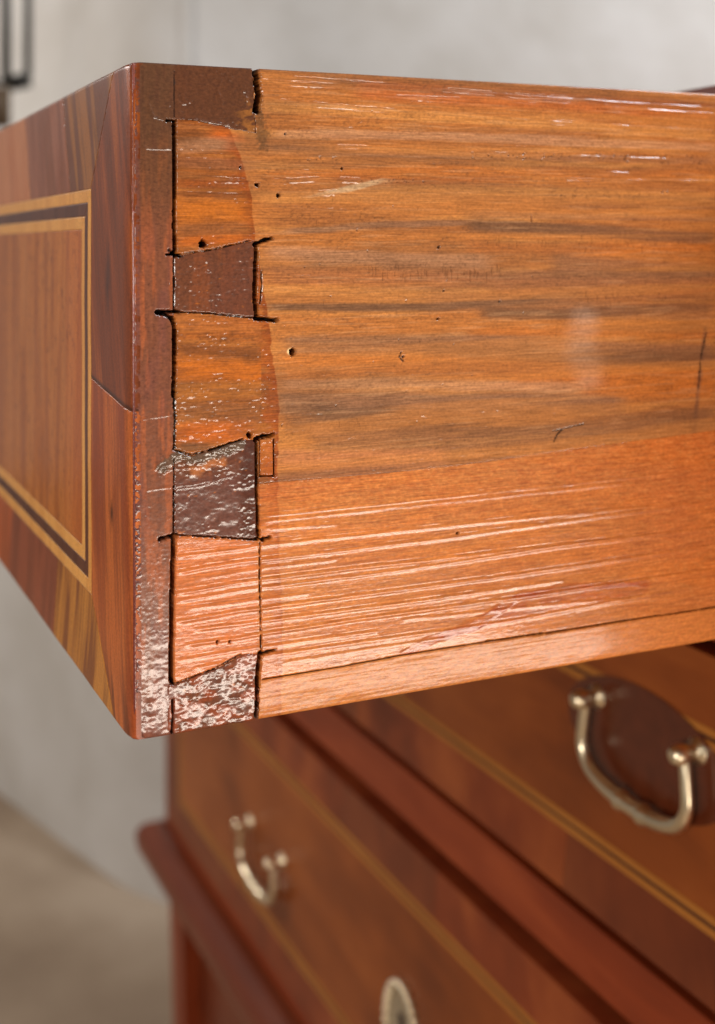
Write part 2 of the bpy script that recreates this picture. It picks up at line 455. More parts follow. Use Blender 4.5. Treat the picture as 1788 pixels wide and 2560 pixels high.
H = np.zeros(U.shape); PIT = np.zeros(U.shape)
for pts, hw, dep, rag in cuts:
    m = near(U, V, pts, hw+0.8)
    u, v = U[m], V[m]
    q, t = seg_dist(u, v, pts)
    q = q + rag*(2*fbm(u/0.8, v/0.8, 11, 3)-1)*1.5
    w = 1-sm(q, hw*0.82, hw*0.82+0.16)
    endf = 1.0
    H[m] -= dep*w
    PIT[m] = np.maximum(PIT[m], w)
for (cx, cy), r, dep, asp in holes:
    m = (abs(U-cx) < r*2.2) & (abs(V-cy) < r*2.2)
    if not m.any(): continue
    u, v = U[m], V[m]
    q = np.hypot((u-cx)*max(1, asp), (v-cy)/(asp if asp > 1 else 1)*(1/asp if asp < 1 else 1))
    q = q + r*.25*(2*vn(u/.4, v/.4, 5)-1)
    w = 1-sm(q, r*.75, r*.75+0.14)
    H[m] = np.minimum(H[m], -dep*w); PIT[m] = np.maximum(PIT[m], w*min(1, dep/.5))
for a, b, w_, dep in nicks:
    m = near(U, V, [a, b], .3)
    if not m.any(): continue
    q, t = seg_dist(U[m], V[m], [a, b]); H[m] -= dep*(1-sm(q, w_*.5, w_+.08)); PIT[m] = np.maximum(PIT[m], .35*(1-sm(q, w_*.5, w_+.06)))

wob = fbm(U/48, V/9, 40, 3)-.5
wob2 = fbm(U/4, V/1.6, 41, 3)-.5
wob3 = fbm(U/16, V/1.8, 42, 3)-.5

def band(pts, hw, soft=0.5, wb=1.5):
    """weight of a streak that follows a polyline (u ascending)"""
    P = np.array(pts)
    c = np.interp(U, P[:, 0], P[:, 1]); h = np.interp(U, P[:, 0], hw) if np.ndim(hw) else hw
    d = abs(V-c+wob*wb+wob3*wb*.7+fib*.45)/h
    w = 1-sm(d, 1-soft, 1+soft)
    L, R = P[0, 0], P[-1, 0]
    return w*sm(U, L-3, L+3)*(1-sm(U, R-4, R+4))

# fibre
fib = fbm(U/26, V/.33, 50, 4, .6)-.5
fib2 = fbm(U/7, V/.22, 52, 3, .6)-.5
fine = fbm(U/.9, V/.45, 54, 3, .6)-.5
blot = fbm(U/30, V/9, 56, 4)-.5
ray = np.clip(fbm(U/.7, V/.35, 58, 2)-.62, 0, 1)*4

# ---- upper board
OR = lin(186, 112, 54); OR2 = lin(194, 108, 44); BR = lin(156, 94, 50); GR = lin(148, 100, 68); GD = lin(120, 82, 56); RD = lin(196, 84, 26); YE = lin(214, 142, 74); PK = lin(196, 142, 104)
CU = np.zeros(U.shape+(3,)) + OR
CU = mix(CU, BR, sm(fib*.3+blot*1.2, -.12, .20)*.5)
CU = mix(CU, YE, sm(fbm(U/34, V/2.4, 61, 3), .5, .72)*.5)
def paint(A, c, w): return mix(A, c, w)
for pts, hw, c, s in [
    ([(31.67, 147.83), (92.92, 148.04), (164.97, 145.78)], 1.6, BR, .55),
    ([(31.64, 141.59), (80.01, 140.56), (164.85, 138.35)], 1.3, YE, .55),
    ([(34.93, 134.95), (79.96, 135.79), (164.80, 135.26)], 1.0, PK, .45),
    ([(55.64, 146.33), (164.96, 145.16)], 2.2, lin(190, 96, 44), .55),
    ([(32.69, 131.76), (67.52, 131.05), (164.74, 131.56)], .9, GR, .5),
    ([(32.65, 125.01), (67.48, 126.69), (164.68, 127.61)], 1.1, OR2, .45),
    ([(48.48, 124.75), (67.46, 123.97), (100.58, 125.02)], .9, lin(170, 92, 40), .5),
    ([(32.62, 119.31), (67.44, 121.79), (164.58, 121.68)], 1.2, YE, .5),
    ([(32.60, 114.13), (62.54, 113.63), (164.42, 111.83)], 1.4, BR, .35),
    ([(37.03, 112.05), (62.54, 113.63), (87.39, 114.20)], .7, GR, .8),
    ([(86.10, 113.64), (112.60, 112.50), (164.39, 109.98)], 1.6, GD, .75),
    ([(86.13, 116.43), (112.64, 115.96), (164.48, 115.52)], .8, GR, .55),
    ([(32.56, 106.89), (55.35, 106.14), (92.46, 104.09)], 1.7, PK, .55),
    ([(61.27, 104.47), (79.64, 101.82), (164.21, 99.29)], 1.5, GR, .5),
    ([(86.04, 107.51), (112.54, 106.96), (164.35, 107.52)], 1.3, OR2, .7),
    ([(32.53, 102.24), (67.26, 100.06), (164.15, 95.85)], 2.6, lin(168, 104, 66), .45),
    ([(111.13, 103.86), (133.61, 102.41), (164.23, 100.76)], 2.1, GR, .55),
    ([(32.51, 98.10), (55.28, 97.07), (92.39, 97.36)], .8, YE, .5),
    ([(32.49, 94.49), (55.26, 93.88), (79.57, 93.44), (98.92, 94.73), (119.32, 96.21)], .9, GD, .75),
    ([(74.59, 95.54), (119.27, 92.15), (164.05, 89.71)], 2.2, GR, .5),
    ([(89.74, 91.83), (112.34, 90.61), (133.45, 91.17), (164.09, 92.17)], 1.4, GD, .7),
    ([(34.68, 90.81), (67.18, 89.44), (163.98, 85.05)], 2.0, OR, .75),
    ([(36.88, 85.55), (79.48, 84.41), (163.87, 78.69)], 2.2, GR, .72),
    ([(73.24, 82.47), (105.43, 80.56), (163.84, 76.48)], 2.0, GD, .6),
    ([(87.12, 86.90), (163.96, 84.20)], 1.1, OR2, .5),
    ([(35.74, 81.45), (67.09, 79.49), (163.75, 71.35)], 2.6, OR2, .75),
    ([(119.00, 71.30), (163.71, 68.90)], 2.4, OR2, .7),
    ([(35.71, 76.59), (79.39, 74.30), (119.01, 71.53)], 1.3, PK, .45),
    ([(34.58, 72.21), (67.02, 70.31), (112.07, 68.23), (133.10, 65.83)], 2.6, GR, .85),
    ([(36.78, 67.94), (79.30, 64.65), (118.89, 62.63), (163.58, 60.96)], 3.3, GD, .5),
    ([(43.50, 63.33), (79.25, 59.17), (118.85, 59.17), (163.54, 58.52)], 2.8, lin(146, 98, 64), .55),
    ([(34.51, 59.33), (49.18, 57.68), (79.22, 55.88)], 2.0, lin(196, 122, 74), .75),
    ([(32.28, 55.40), (49.16, 54.84), (66.89, 54.46)], 1.0, lin(170, 104, 66), .6),
    ([(43.54, 69.60), (66.99, 66.53)], 2.0, lin(120, 84, 60), .5),
]:
    CU = paint(CU, c, band(pts, hw)*min(1, s*1.2))
q, t = seg_dist(U, V, [(160.72, 85.53), (159.38, 78.87), (157.85, 69.22), (156.28, 57.19)])
CU = mix(CU, lin(84, 62, 52), (1-sm(q+wob2*.6, .2, 1.1))*.65)
q, t = seg_dist(U, V, [(120.61, 87.46), (119.12, 80.56), (121.86, 75.79)])
CU = mix(CU, lin(214, 186, 164), (1-sm(q+wob2*2, .5, 7.5))*.30)
CU = mix(CU, lin(232, 196, 150), band([(42.72, 120.24), (53.11, 122.16), (62.62, 124.44)], [.25, .8, .5], .4, .2)*.75)
CU = mix(CU, lin(120, 66, 34), np.clip(fib2*2.2, 0, 1)*.20)
CU = mix(CU, lin(92, 54, 30), sm(fbm(U/3.2, V/.30, 63, 3), .62, .74)*.20)
CU = mix(CU, lin(96, 58, 36), sm(fbm(U/.6, V/.40, 64, 2), .60, .76)*sm(fbm(U/14, V/4, 65, 2), .40, .60)*.36)
CU = mix(CU, lin(226, 170, 120), sm(fbm(U/12, V/.5, 66, 3), .60, .75)*.18)
CU = mix(CU, lin(236, 160, 84), np.clip(-fib2*1.8-.1, 0, 1)*.18)
CU = mix(CU, lin(110, 70, 44), ray*.30*(1-sm(V, 118, 128)))
CU = mix(CU, lin(206, 104, 48), sm(U, 95, 165)*.14)
CU = mix(CU, lin(118, 80, 54), sm(fbm(U/95, V/3.6, 67, 3, .4), .48, .66)*.36)
CU = mix(CU, lin(206, 128, 62), sm(fbm(U/90, V/3.0, 68, 3, .4), .52, .68)*.40)
# wet stain brushed over the tails up to a wavering line
wetline = rough([(23.11, 136.12), (26.11, 129.53), (28.46, 121.34), (29.50, 110.01), (32.70, 91.90), (33.64, 83.10), (35.25, 73.52), (34.98, 63.94), (34.69, 52.11), (35.05, 36.66), (35.85, 21.17), (35.53, 4.83), (35.45, -9.45)], .25, .8, 9, closed=False)
PW = np.array(sorted(wetline, key=lambda q: q[1]))
wx = np.interp(V, PW[:, 1], PW[:, 0])
wetd = wx-U+wob2*.7+fine*.35
wet = sm(wetd, -.12, .12)
def wetten(A, k=1.0):
    A = mix(A, A*np.array([.82, .66, .48]), wet*.80*k)
    A = mix(A, lin(170, 74, 22), wet*(1-sm(wetd+wob2*6+fib*3, .3, 4.5))*.5*k)
    A = mix(A, lin(120, 50, 20), wet*(1-sm(wetd, .1, 1.6))*sm(fib2+wob2, -.05, .2)*.5*k)
    return A
CU = wetten(CU)
for pts, hw, c, s in [   # the two upper tails
    ([(19.46, 134.26), (25.04, 134.02)], 1.0, lin(206, 98, 32), .8),
    ([(10.73, 131.18), (23.96, 132.55)], 1.6, PK, .5),
    ([(10.72, 128.16), (28.27, 127.31)], 1.2, lin(150, 92, 60), .6),
    ([(11.22, 123.15), (26.08, 123.16)], 1.0, lin(150, 74, 32), .6),
    ([(10.69, 120.63), (28.24, 120.30)], .7, lin(120, 60, 28), .6),
    ([(10.68, 117.11), (28.22, 116.39)], 2.4, lin(214, 118, 36), .6),
    ([(10.66, 112.10), (28.20, 113.10)], 1.4, lin(150, 92, 54), .5),
    ([(10.65, 109.59), (28.19, 110.53)], 1.0, lin(206, 104, 34), .6),
    ([(10.59, 91.58), (32.47, 89.85)], 1.5, lin(190, 108, 52), .5),
    ([(10.57, 86.09), (32.43, 83.66)], 1.3, lin(128, 72, 36), .75),
    ([(10.55, 81.10), (33.51, 79.49)], 2.2, lin(214, 112, 30), .6),
    ([(10.54, 75.62), (33.49, 75.88)], 1.9, lin(196, 118, 50), .5),
    ([(10.52, 71.64), (33.46, 69.70)], 2.2, lin(150, 92, 52), .65),
    ([(10.50, 66.66), (27.97, 66.47)], 2.2, lin(206, 98, 30), .6),
    ([(10.50, 64.17), (18.32, 63.60)], .9, lin(100, 72, 50), .7),
]:
    CU = paint(CU, c, band(pts, hw, .5, .8)*s*(U < 31))
CU = mix(CU, lin(112, 66, 36), wet*sm(fbm(U/3.5, V/1.1, 69, 4), .48, .70)*.32)
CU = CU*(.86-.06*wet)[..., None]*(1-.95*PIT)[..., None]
q, _ = seg_dist(U, V, [(30.74, 139.17), (31.39, 135.87), (31.81, 132.26)])
fil = (1-sm(q+(fbm(U/.7, V/.6, 95, 3)-.5)*3, .5, 1.8))
CU = mix(CU, lin(94, 64, 38), fil*.7*(1-PIT))
# pale rim beside the big wormhole
hx, hy = (38.10, 84.15)
CU = mix(CU, lin(240, 205, 150), (1-sm(np.hypot(U-hx, V-hy), .5, .95))*(1-PIT)*.9)
RU = .50 - wet*.16 + fine*.12 + blot*.1

raised = fbm(U/40, V/.8, 70, 3)-.5
HU = fib*.045 + fib2*.02 + raised*.05
zone = sm(V, 119, 126)
gl = fbm(U/55, V/.42, 72, 3, .6)
HU = HU + zone*.10*sm(gl, .55, .75)
patchy = sm(fbm(U/9, V/2.6, 74, 3), .45, .62)
HU = HU + fine*(.03+.10*patchy)
wp = sm(fbm(U/5, V/2.2, 76, 3), .48, .62)
HU += fil*(fbm(U/.5, V/.5, 96, 2)-.5)*.3 if 'fil' in globals() else 0
HU += wet*(fine*.03 + (fbm(U/.55, V/.5, 75, 2)-.5)*.24*wp)
def crease(pts, a, w, ridge=.6, fade=(0, 0)):
    m = near(U, V, pts, 2.0)
    P = np.array(pts)
    u, v = U[m], V[m]
    c = np.interp(u, P[:, 0], P[:, 1])+.10*(2*fbm(u/5, u*0+3.1, int(abs(P[0, 1])*7) % 97, 3)-1)
    d = v-c
    amp = a*(.75+.5*vn(u/14, u*0+P[0, 1], 33))*sm(u, P[0, 0]-1, P[0, 0]+2+fade[0])*(1-sm(u, P[-1, 0]-1-fade[1], P[-1, 0]))
    out = np.zeros(U.shape)
    amp = amp*(2.0*(.35+.9*sm(vn(u/6, u*0+P[0, 1]*3, 37), .3, .7)) if P[0, 1] > 100 else 1.0)
    out[m] = -amp*.7*np.exp(-(d/(w*.8))**2) + amp*ridge*.80*np.exp(-((d+w*.9+.44)/.52)**2)
    return out
for pts, a, w in [
    ([(30.90, 148.83), (55.65, 148.16), (95.53, 147.36), (134.22, 146.84), (164.99, 146.64)], .20, .22),
    ([(32.77, 147.15), (67.65, 146.88), (119.94, 145.53), (164.96, 144.91)], .14, .18),
    ([(34.97, 143.08), (57.98, 142.12), (80.01, 141.34), (119.88, 140.85), (164.88, 140.21)], .16, .2),
    ([(44.01, 144.74), (92.89, 145.55), (148.96, 143.09)], .12, .15),
    ([(32.71, 135.92), (55.57, 136.87)], .10, .2),
    ([(49.69, 132.74), (86.28, 132.06), (148.79, 132.17)], .14, .2),
    ([(32.65, 124.18), (46.18, 125.03), (62.63, 124.76)], .16, .2),
    ([(31.56, 126.55), (43.90, 126.57)], .12, .2),
    ([(32.62, 118.28), (50.75, 117.34), (64.98, 116.99)], .10, .18),
    ([(125.36, 127.98), (135.71, 128.06)], .2, .2),
    ([(43.86, 121.51), (54.29, 122.17), (62.62, 124.11)], .16, .25),
    ([(92.69, 126.59), (133.94, 126.12), (164.65, 126.37)], .1, .16),
    ([(36.97, 101.85), (67.27, 100.60), (92.41, 99.60)], .07, .2),
    ([(34.72, 97.02), (55.28, 96.22), (85.94, 97.27), (105.64, 98.22)], .10, .16),
    ([(34.79, 109.46), (67.33, 108.52), (119.44, 106.09)], .05, .2),
    ([(28.26, 124.94), (34.87, 124.32)], .1, .2),
    ([(15.40, 124.72), (23.92, 124.36), (31.00, 124.16)], .16, .22), ([(11.21, 121.14), (26.06, 120.69)], .1, .2),
]:
    HU += crease(pts, a, w)
HU += -(fbm(U/60, V/14, 77, 2)-.5)*.3

# ---- lower board and its tail
CL = np.zeros(U.shape+(3,)) + lin(196, 118, 60)
CL = mix(CL, lin(214, 122, 52), sm(fbm(U/20, V/4, 80, 3), .4, .7)*.6)
CL = mix(CL, lin(196, 112, 58), sm(blot, -.1, .2)*.5)
CL = mix(CL, lin(206, 90, 40), sm(U+V*.5, 120, 200)*.36)
mott = fbm(U/1.0+V/1.4, V/.5, 82, 3)
CL = mix(CL, lin(176, 84, 34), sm(mott, .48, .72)*.38*(.35+.65*sm(V, 30, 55)))
CL = mix(CL, lin(232, 150, 84), (1-sm(mott, .28, .46))*.25)
CL = mix(CL, lin(150, 76, 40), sm(fbm(U/6, V/.35, 83, 3), .58, .74)*.4)
creL = [
    ([(31.14, 47.10), (66.83, 47.15), (105.05, 47.31), (147.81, 47.35)], .13, .15, .5),
    ([(31.14, 45.98), (66.82, 45.97), (132.83, 45.87)], .13, .14, .4),
    ([(31.13, 44.24), (50.24, 43.40)], .08, .15, .3),
    ([(10.93, 40.00), (32.75, 40.39), (66.77, 40.17), (123.63, 39.34), (163.22, 38.79)], .15, .17, .5),
    ([(10.91, 36.43), (18.21, 37.00), (25.45, 37.11), (54.85, 37.03), (81.93, 37.11), (118.58, 37.86), (163.21, 38.43)], .20, .2, .7),
    ([(15.05, 34.57), (32.17, 35.14), (50.18, 35.21)], .10, .14, .3),
    ([(10.90, 31.88), (25.43, 32.55), (54.81, 32.49), (91.71, 32.01), (163.09, 31.26)], .24, .22, .8),
    ([(10.89, 30.20), (25.42, 30.83), (66.69, 30.62), (132.92, 31.91)], .20, .18, .7),
    ([(10.88, 25.65), (25.40, 26.19), (54.77, 26.06), (91.65, 25.80), (163.01, 26.40)], .26, .24, .8),
    ([(15.01, 23.42), (25.38, 23.16), (66.62, 22.69), (114.12, 22.74)], .20, .18, .6),
    ([(12.92, 20.22), (25.37, 20.13), (54.73, 20.48), (104.74, 20.00), (162.91, 19.98)], .24, .2, .7),
    ([(10.85, 17.05), (25.35, 17.30), (43.21, 17.09), (60.59, 16.85)], .14, .2, .5),
    ([(14.98, 14.77), (23.42, 15.16), (43.20, 15.03), (72.65, 14.71), (96.21, 14.45), (162.85, 16.34)], .16, .2, .5),
    ([(36.46, 12.88), (54.67, 12.90), (78.82, 12.80)], .10, .2, .3),
    ([(12.95, 28.15), (43.28, 27.97)], .10, .14, .3),
    ([(66.59, 18.73), (118.31, 16.63), (162.79, 12.95)], .08, .15, .3),
]
HL = fib*.014 + fib2*.012 + fine*.03
for pts, a, w, dk in creL:
    k = crease(pts, a*.75, w*.62, 1.0)
    HL += k
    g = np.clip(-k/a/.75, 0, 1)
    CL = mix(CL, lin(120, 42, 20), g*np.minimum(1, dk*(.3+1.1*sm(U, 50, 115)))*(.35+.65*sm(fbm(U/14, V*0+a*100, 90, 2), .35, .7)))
HL += -(fbm(U/60, V/9, 78, 2)-.5)*.35
# a run of varnish that dried darker
drip = [(67.12, 9.56), (73.85, 11.85), (80.07, 13.17), (87.67, 14.13), (93.11, 17.08), (100.74, 19.70), (114.09, 20.35), (125.34, 19.58), (140.43, 18.50)]
q, t = seg_dist(U, V, drip)
wd = np.interp(t, [0, .3, .6, .8, 1], [1.2, 1.5, 1.1, .7, .6])
dw = 1-sm(q+wob2*1.6, wd*.7, wd+.35)
q2, t2 = seg_dist(U, V, [(78.82, 13.34), (95.42, 13.89), (112.80, 15.83), (139.67, 16.70)])
dw2 = (1-sm(q2+wob2*1.2, .5, 1.5))
q3, _ = seg_dist(U, V, [(94.14, 16.28), (110.11, 18.21), (138.22, 17.70)])
fillw = (1-sm(q3+wob2, 1.0, 2.4))*.4
CL = mix(CL, lin(160, 58, 22), np.clip((dw*.55+dw2*.3+fillw)*(.45+1.0*sm(fib+wob2, -.15, .25)), 0, .8))
HL += .05*dw*sm(dw, 0, 1)
CL = mix(CL, lin(128, 60, 30), np.clip(fib2*2, 0, 1)*.35)
CL = wetten(CL, .6)
CL = mix(CL, lin(206, 112, 64), (U < (29.43, 32.19)[0])*.45)
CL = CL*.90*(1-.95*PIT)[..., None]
RL = .38 - wet*.08 + fine*.14 - .06*dw

# ---- slip under the side
CS = np.zeros(U.shape+(3,)) + lin(204, 128, 66)
ring = np.sin((U*1.0-V*1.5+wob*7+wob2*1.2)*1.3)
CS = mix(CS, lin(176, 96, 50), sm(ring, .6, 1.0)*.45)
CS = mix(CS, lin(206, 122, 70), sm(fine, -.1, .25)*.5)
CS = mix(CS, lin(150, 74, 34), np.clip(ray, 0, 1)*.4)
CS = mix(CS, lin(214, 118, 52), sm(U, 90, 160)*.5)
CS = wetten(CS, .5)
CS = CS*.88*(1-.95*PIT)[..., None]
HS = fine*.02+fib*.05 + (fbm(U/9, V/3, 93, 2)-.5)*.12
RS = .40+fine*.15-wet*.05

# ---- core wood of the drawer front: lap strip and pins
CC_ = np.zeros(U.shape+(3,)) + lin(122, 70, 46)
vert = fbm(U/.5, V/12, 100, 4)-.5
CC_ = mix(CC_, lin(166, 86, 44), sm(fbm(U/1.4, V/10, 102, 3), .48, .68)*.6)
CC_ = mix(CC_, lin(96, 60, 34), sm(V, 105, 128)*.75)
CC_ = mix(CC_, lin(112, 64, 54), sm(fbm(U/4, V/16, 104, 3), .42, .62)*(1-sm(V, 100, 120))*.6)
CC_ = mix(CC_, lin(84, 54, 34), sm(V, 128, 137)*.7)
CC_ = mix(CC_, lin(80, 40, 28), np.clip(vert*2, 0, 1)*.5)
pinw = sm(U, (9.98, 94.10)[0]-.3, (9.98, 94.10)[0]+.6)
CC_ = mix(CC_, lin(92, 50, 28), pinw*.62)
CC_ = mix(CC_, lin(100, 62, 52), pinw*inside(U, V, pin3)*(1-sm(U, 24, 27.5))*sm(-V, -(21.47, 57.31)[1]-1, -(21.47, 57.31)[1]+2)*.7)
CC_ = mix(CC_, lin(60, 24, 16), inside(U, V, pin3)*sm(U, 24.5, 27)*.6)
chip = fbm(U/1.6+V/3, V/.8-U/4, 106, 3)
CC_ = mix(CC_, lin(190, 104, 36), pinw*(1-inside(U, V, pin1))*sm(chip, .78, .86)*.6)
q, _ = seg_dist(U, V, [(15.15, 58.63), (18.30, 59.58), (21.48, 59.13)]); CC_ = mix(CC_, lin(200, 118, 60), (1-sm(q+wob2*3, .4, 1.6))*.5)
q, _ = seg_dist(U, V, [(7.09, 59.47), (11.00, 61.95), (17.25, 60.87), (25.79, 63.57)]); crust = (1-sm(q+(fbm(U/.8, V/.6, 107, 3)-.5)*2, .7, 1.6)); CC_ = mix(CC_, lin(92, 72, 56), crust*.85)
CC_ = mix(CC_, lin(168, 104, 44), inside(U, V, pin1)*sm(-V, -(21.85, 143.24)[1]-1, -(21.84, 139.66)[1])*sm(U, 24, 28)*sm(chip, .4, .6)*.6)
CC_ = mix(CC_, lin(170, 72, 30), inside(U, V, pin4)*sm(fbm(U/3, V/2, 108, 3), .42, .62)*.35)
CC_ = mix(CC_, lin(112, 62, 56), sm(-U, -(2.73, 94.31)[0], -(1.22, 94.35)[0])*.55)
edge_old = (1-sm(U, (1.14, 64.85)[0], (2.45, 64.76)[0]))*(1-sm(V, 58, 78))
CC_ = mix(CC_, lin(60, 40, 40), edge_old*sm(fbm(U/.5, V/.5, 109, 3), .35, .6)*.6)
CC_ = mix(CC_, lin(60, 32, 22), sm(fine, .05, .3)*.35)
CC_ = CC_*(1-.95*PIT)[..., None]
bum = fbm(U/.8+V/2, V/.5, 110, 3, .5)-.5
in4 = inside(U, V, pin4)
in1 = sm(V, 120, 128)*sm(U, 5, 9)
bum2 = fbm(U/(2.4+1.4*in4), V/(1.6+.9*in4), 111, 3, .42)-.5
spark = np.clip(fbm(U/.45, V/.4, 112, 2)-.62, 0, 1)
clus = .25+.9*sm(fbm(U/4.5, V/4, 114, 3), .42, .62)
HC = bum*(.02+(.07+.10*sm(V, 40, 70))*pinw*clus*(1-.85*in4)+.028*sm(-V, -60, -10)+.20*in1*clus) + fine*.02 + vert*.03 + spark*(.1+.3*pinw)*clus
HC += pinw*(1-inside(U, V, pin4))*-.08 + bum2*(.04+.28*in4+.26*sm(-V, -24, -5)+.14*pinw)
HC += edge_old*bum*.3 + crust*(.12+fine*.5)
for pts, a in [([(4.59, 140.49), (5.60, 137.83), (8.37, 137.13), (15.45, 137.59), (23.97, 136.45)], .22), ([(2.83, 131.47), (4.05, 130.70), (9.69, 130.75)], .18), ([(6.38, 59.04), (15.15, 59.03)], .1),
               ([(10.15, 55.06), (15.14, 55.33), (23.61, 56.33)], .20), ([(10.15, 54.46), (16.18, 54.74), (21.47, 55.80)], .12), ([(3.83, 54.82), (9.43, 55.12)], .08),
               ([(2.86, 70.63), (9.49, 71.20)], .08), ([(5.49, 100.18), (9.58, 97.60)], .06), ([(21.87, 147.34), (20.47, 144.71), (21.85, 141.70)], .16)]:
    m = near(U, V, pts, 1.5); q, _ = seg_dist(U[m], V[m], pts)
    q = q+(fbm(U[m]/.7, V[m]/.7, 113, 2)-.5)*.25
    HC[m] += a*np.exp(-(q/.16)**2)
RC = .40 - pinw*.10 + fine*.2 - .06*sm(-V, -50, -10)

# ---- edge of the face veneer
CV = np.zeros(U.shape+(3,)) + lin(132, 72, 62)
CV = mix(CV, lin(96, 44, 36), sm(fbm(U/.3, V/7, 120, 3), .4, .7)*.6)
CV = mix(CV, lin(92, 40, 34), (1-sm(V, 60, 100))*.6)
CV = CV*(1-.6*PIT)[..., None]
HV = fine*.06 + (fbm(U/.6, V/3, 121, 2)-.5)*.12
RV = .32+fine*.1

# ends of the sheet: rounded arrises (mm) along the top, bottom and the front corner
def front_bow(y):            # how far the front face falls back near the corner (mm)
    return 0.6*(np.clip(6.0-y, 0, 6)/6)**2
def place(h):
    x = U.copy(); z = V.copy(); y = -h + .55*np.clip(1-V/11, 0, 1)**2
    r = .7
    e = np.clip((r-V)/r, 0, 1); y = y + r*(1-np.sqrt(np.clip(1-e**2, 0, 1)))*.8
    e = np.clip((V-(H_D-.5))/.5, 0, 1); y = y + .5*(1-np.sqrt(np.clip(1-e**2, 0, 1)))*.8
    # corner
    e = np.clip((.6-U)/.6, 0, 1); y = y + .6*(1-np.sqrt(np.clip(1-e**2, 0, 1)))
    x = front_bow(0)+x*(1-front_bow(0)/4.0*(U < 4))
    # keep the pulled-in edge monotone
    x = np.where(U < 4, front_bow(0)+U*(4-front_bow(0))/4.0, U)
    # top rounding of the outline near the corner
    t = np.clip((3.2-U)/3.2, 0, 1)
    z = z - .35*t**2*sm(V, H_D-4, H_D) + .5*t**2*(1-sm(V, 0, 5))
    return np.stack([x, y, z], -1)/1000
def back_y(mm):
    def f(P): P[:, 1] = mm/1000; return P
    return f
H0 = H
def clampd(h): return np.where(H0 < -0.3, H0+h*.3, h+H0)
relief('side_board', U, V, r_up, place(clampd(HU)), CU, np.clip(RU, .12, .9), m_side, drawer, back_y(6))
tag(drawer.children[-1], 'upper side board with two dovetails and wormholes')
relief('side_board', U, V, r_low, place(clampd(HL)), CL, np.clip(RL, .12, .9), m_side, drawer, back_y(6))
tag(drawer.children[-1], 'lower side board with raised ridges and a dried varnish run')
relief('side_patch', U, V, r_patch, place(clampd(HU+.02)), mix(CU, lin(214, 112, 48), np.full(U.shape, .22)), np.clip(RU, .12, .9), m_side, drawer, back_y(6))
relief('runner_slip', U, V, r_slip, place(clampd(HS)), CS, np.clip(RS, .12, .9), m_slip, drawer, back_y(6))
relief('front_core', U, V, r_core, place(clampd(HC)), CC_, np.clip(RC, .12, .9), m_core, drawer, back_y(6))
relief('veneer_edge', U, V, r_ven, place(clampd(HV)), CV, np.clip(RV, .12, .9), m_core, drawer, back_y(3))

# --- front face, plane X = 0; u = along Y (mm), v = height
FR, FT, FB = 37.4, 123.3, 23.2           # outer line of the inlay frame: right, top, bottom
w1, w2, w3 = 3.3, 3.4, 3.3
marks = [0, FR, FR+w1, FR+w1+w2, FR+w1+w2+w3, 190, W_D-FR-w1-w2-w3, W_D-FR-w1-w2, W_D-FR-w1, W_D-FR, W_D]
def steps(m, st):
    out = [m[0]]
    for a, b, s in zip(m[:-1], m[1:], st):
        k = max(1, round((b-a)/s)); out += list(a+(b-a)*np.arange(1, k+1)/k)
    return np.array(out)
gu = steps(marks, [.35, .35, .35, .35, .6, 3, 2, 2, 2, 3])
gv = steps([0, FB, FB+w3, FB+w3+w2, FB+w3+w2+w1, FT-w1-w2-w3, FT-w1-w2, FT-w1, FT, H_D], [.35]*9)
U, V = np.meshgrid(gu, gv)
# slanted joint lines between the cross-banding pieces
def line_snap(p0, p1, rad=.19):
    global U, V
    d = np.array(p1)-np.array(p0); l = np.hypot(*d); n = np.array([-d[1], d[0]])/l
    s = (U-p0[0])*n[0]+(V-p0[1])*n[1]; t = ((U-p0[0])*d[0]+(V-p0[1])*d[1])/l/l
    w = (abs(s) < rad) & (t > -.02) & (t < 1.02) & (V > 0) & (V < H_D) & (U > 0)
    # never move the frame lines themselves
    for g in (FR, FR+w1, FR+w1+w2, FR+w1+w2+w3): w &= abs(U-g) > 1e-6
    for g in (FB, FB+w3, FT, FT-w1): w &= abs(V-g) > 1e-6
    U = np.where(w, U-s*n[0], U); V = np.where(w, V-s*n[1], V)
mit_t = [(FR, FT), (14.0, H_D)]; mit_b = [(FR, FB), (14.0, 0)]
j_r = [(-1, 72.2), (FR, 76.4)]
line_snap(*mit_t); line_snap(*mit_b); line_snap(*j_r)
jt = [(62, 70), (118, 128), (206, 214), (300, 306), (392, 400), (480, 488)]
jb = [(84, 78), (160, 152), (250, 244), (340, 332), (430, 424), (520, 515)]
Uc = (U[:-1, :-1]+U[1:, 1:]+U[1:, :-1]+U[:-1, 1:])/4
Vc = (V[:-1, :-1]+V[1:, 1:]+V[1:, :-1]+V[:-1, 1:])/4
def inset(u, v, k):      # inside the frame shrunk by k
    return (u > FR+k) & (u < W_D-FR-k) & (v > FB+k) & (v < FT-k)
I0 = inset(Uc, Vc, 0); I1 = inset(Uc, Vc, w1); I2 = inset(Uc, Vc, w1+w2); I3 = inset(Uc, Vc, w1+w2+w3)
ry1 = np.interp(Uc, [j_r[0][0], j_r[1][0]], [j_r[0][1], j_r[1][1]])
mt = np.interp(Vc, [FT, H_D], [FR, 14.0]); mb = np.interp(Vc, [0, FB], [14.0, FR])
is_right = (~I0) & (Uc < np.where(Vc > FT, mt, np.where(Vc < FB, mb, FR)))
is_left = (~I0) & (Uc > W_D-FR) & ~is_right
is_top = (~I0) & ~is_right & ~is_left & (Vc > FT)
is_bot = (~I0) & ~is_right & ~is_left & (Vc < FB)

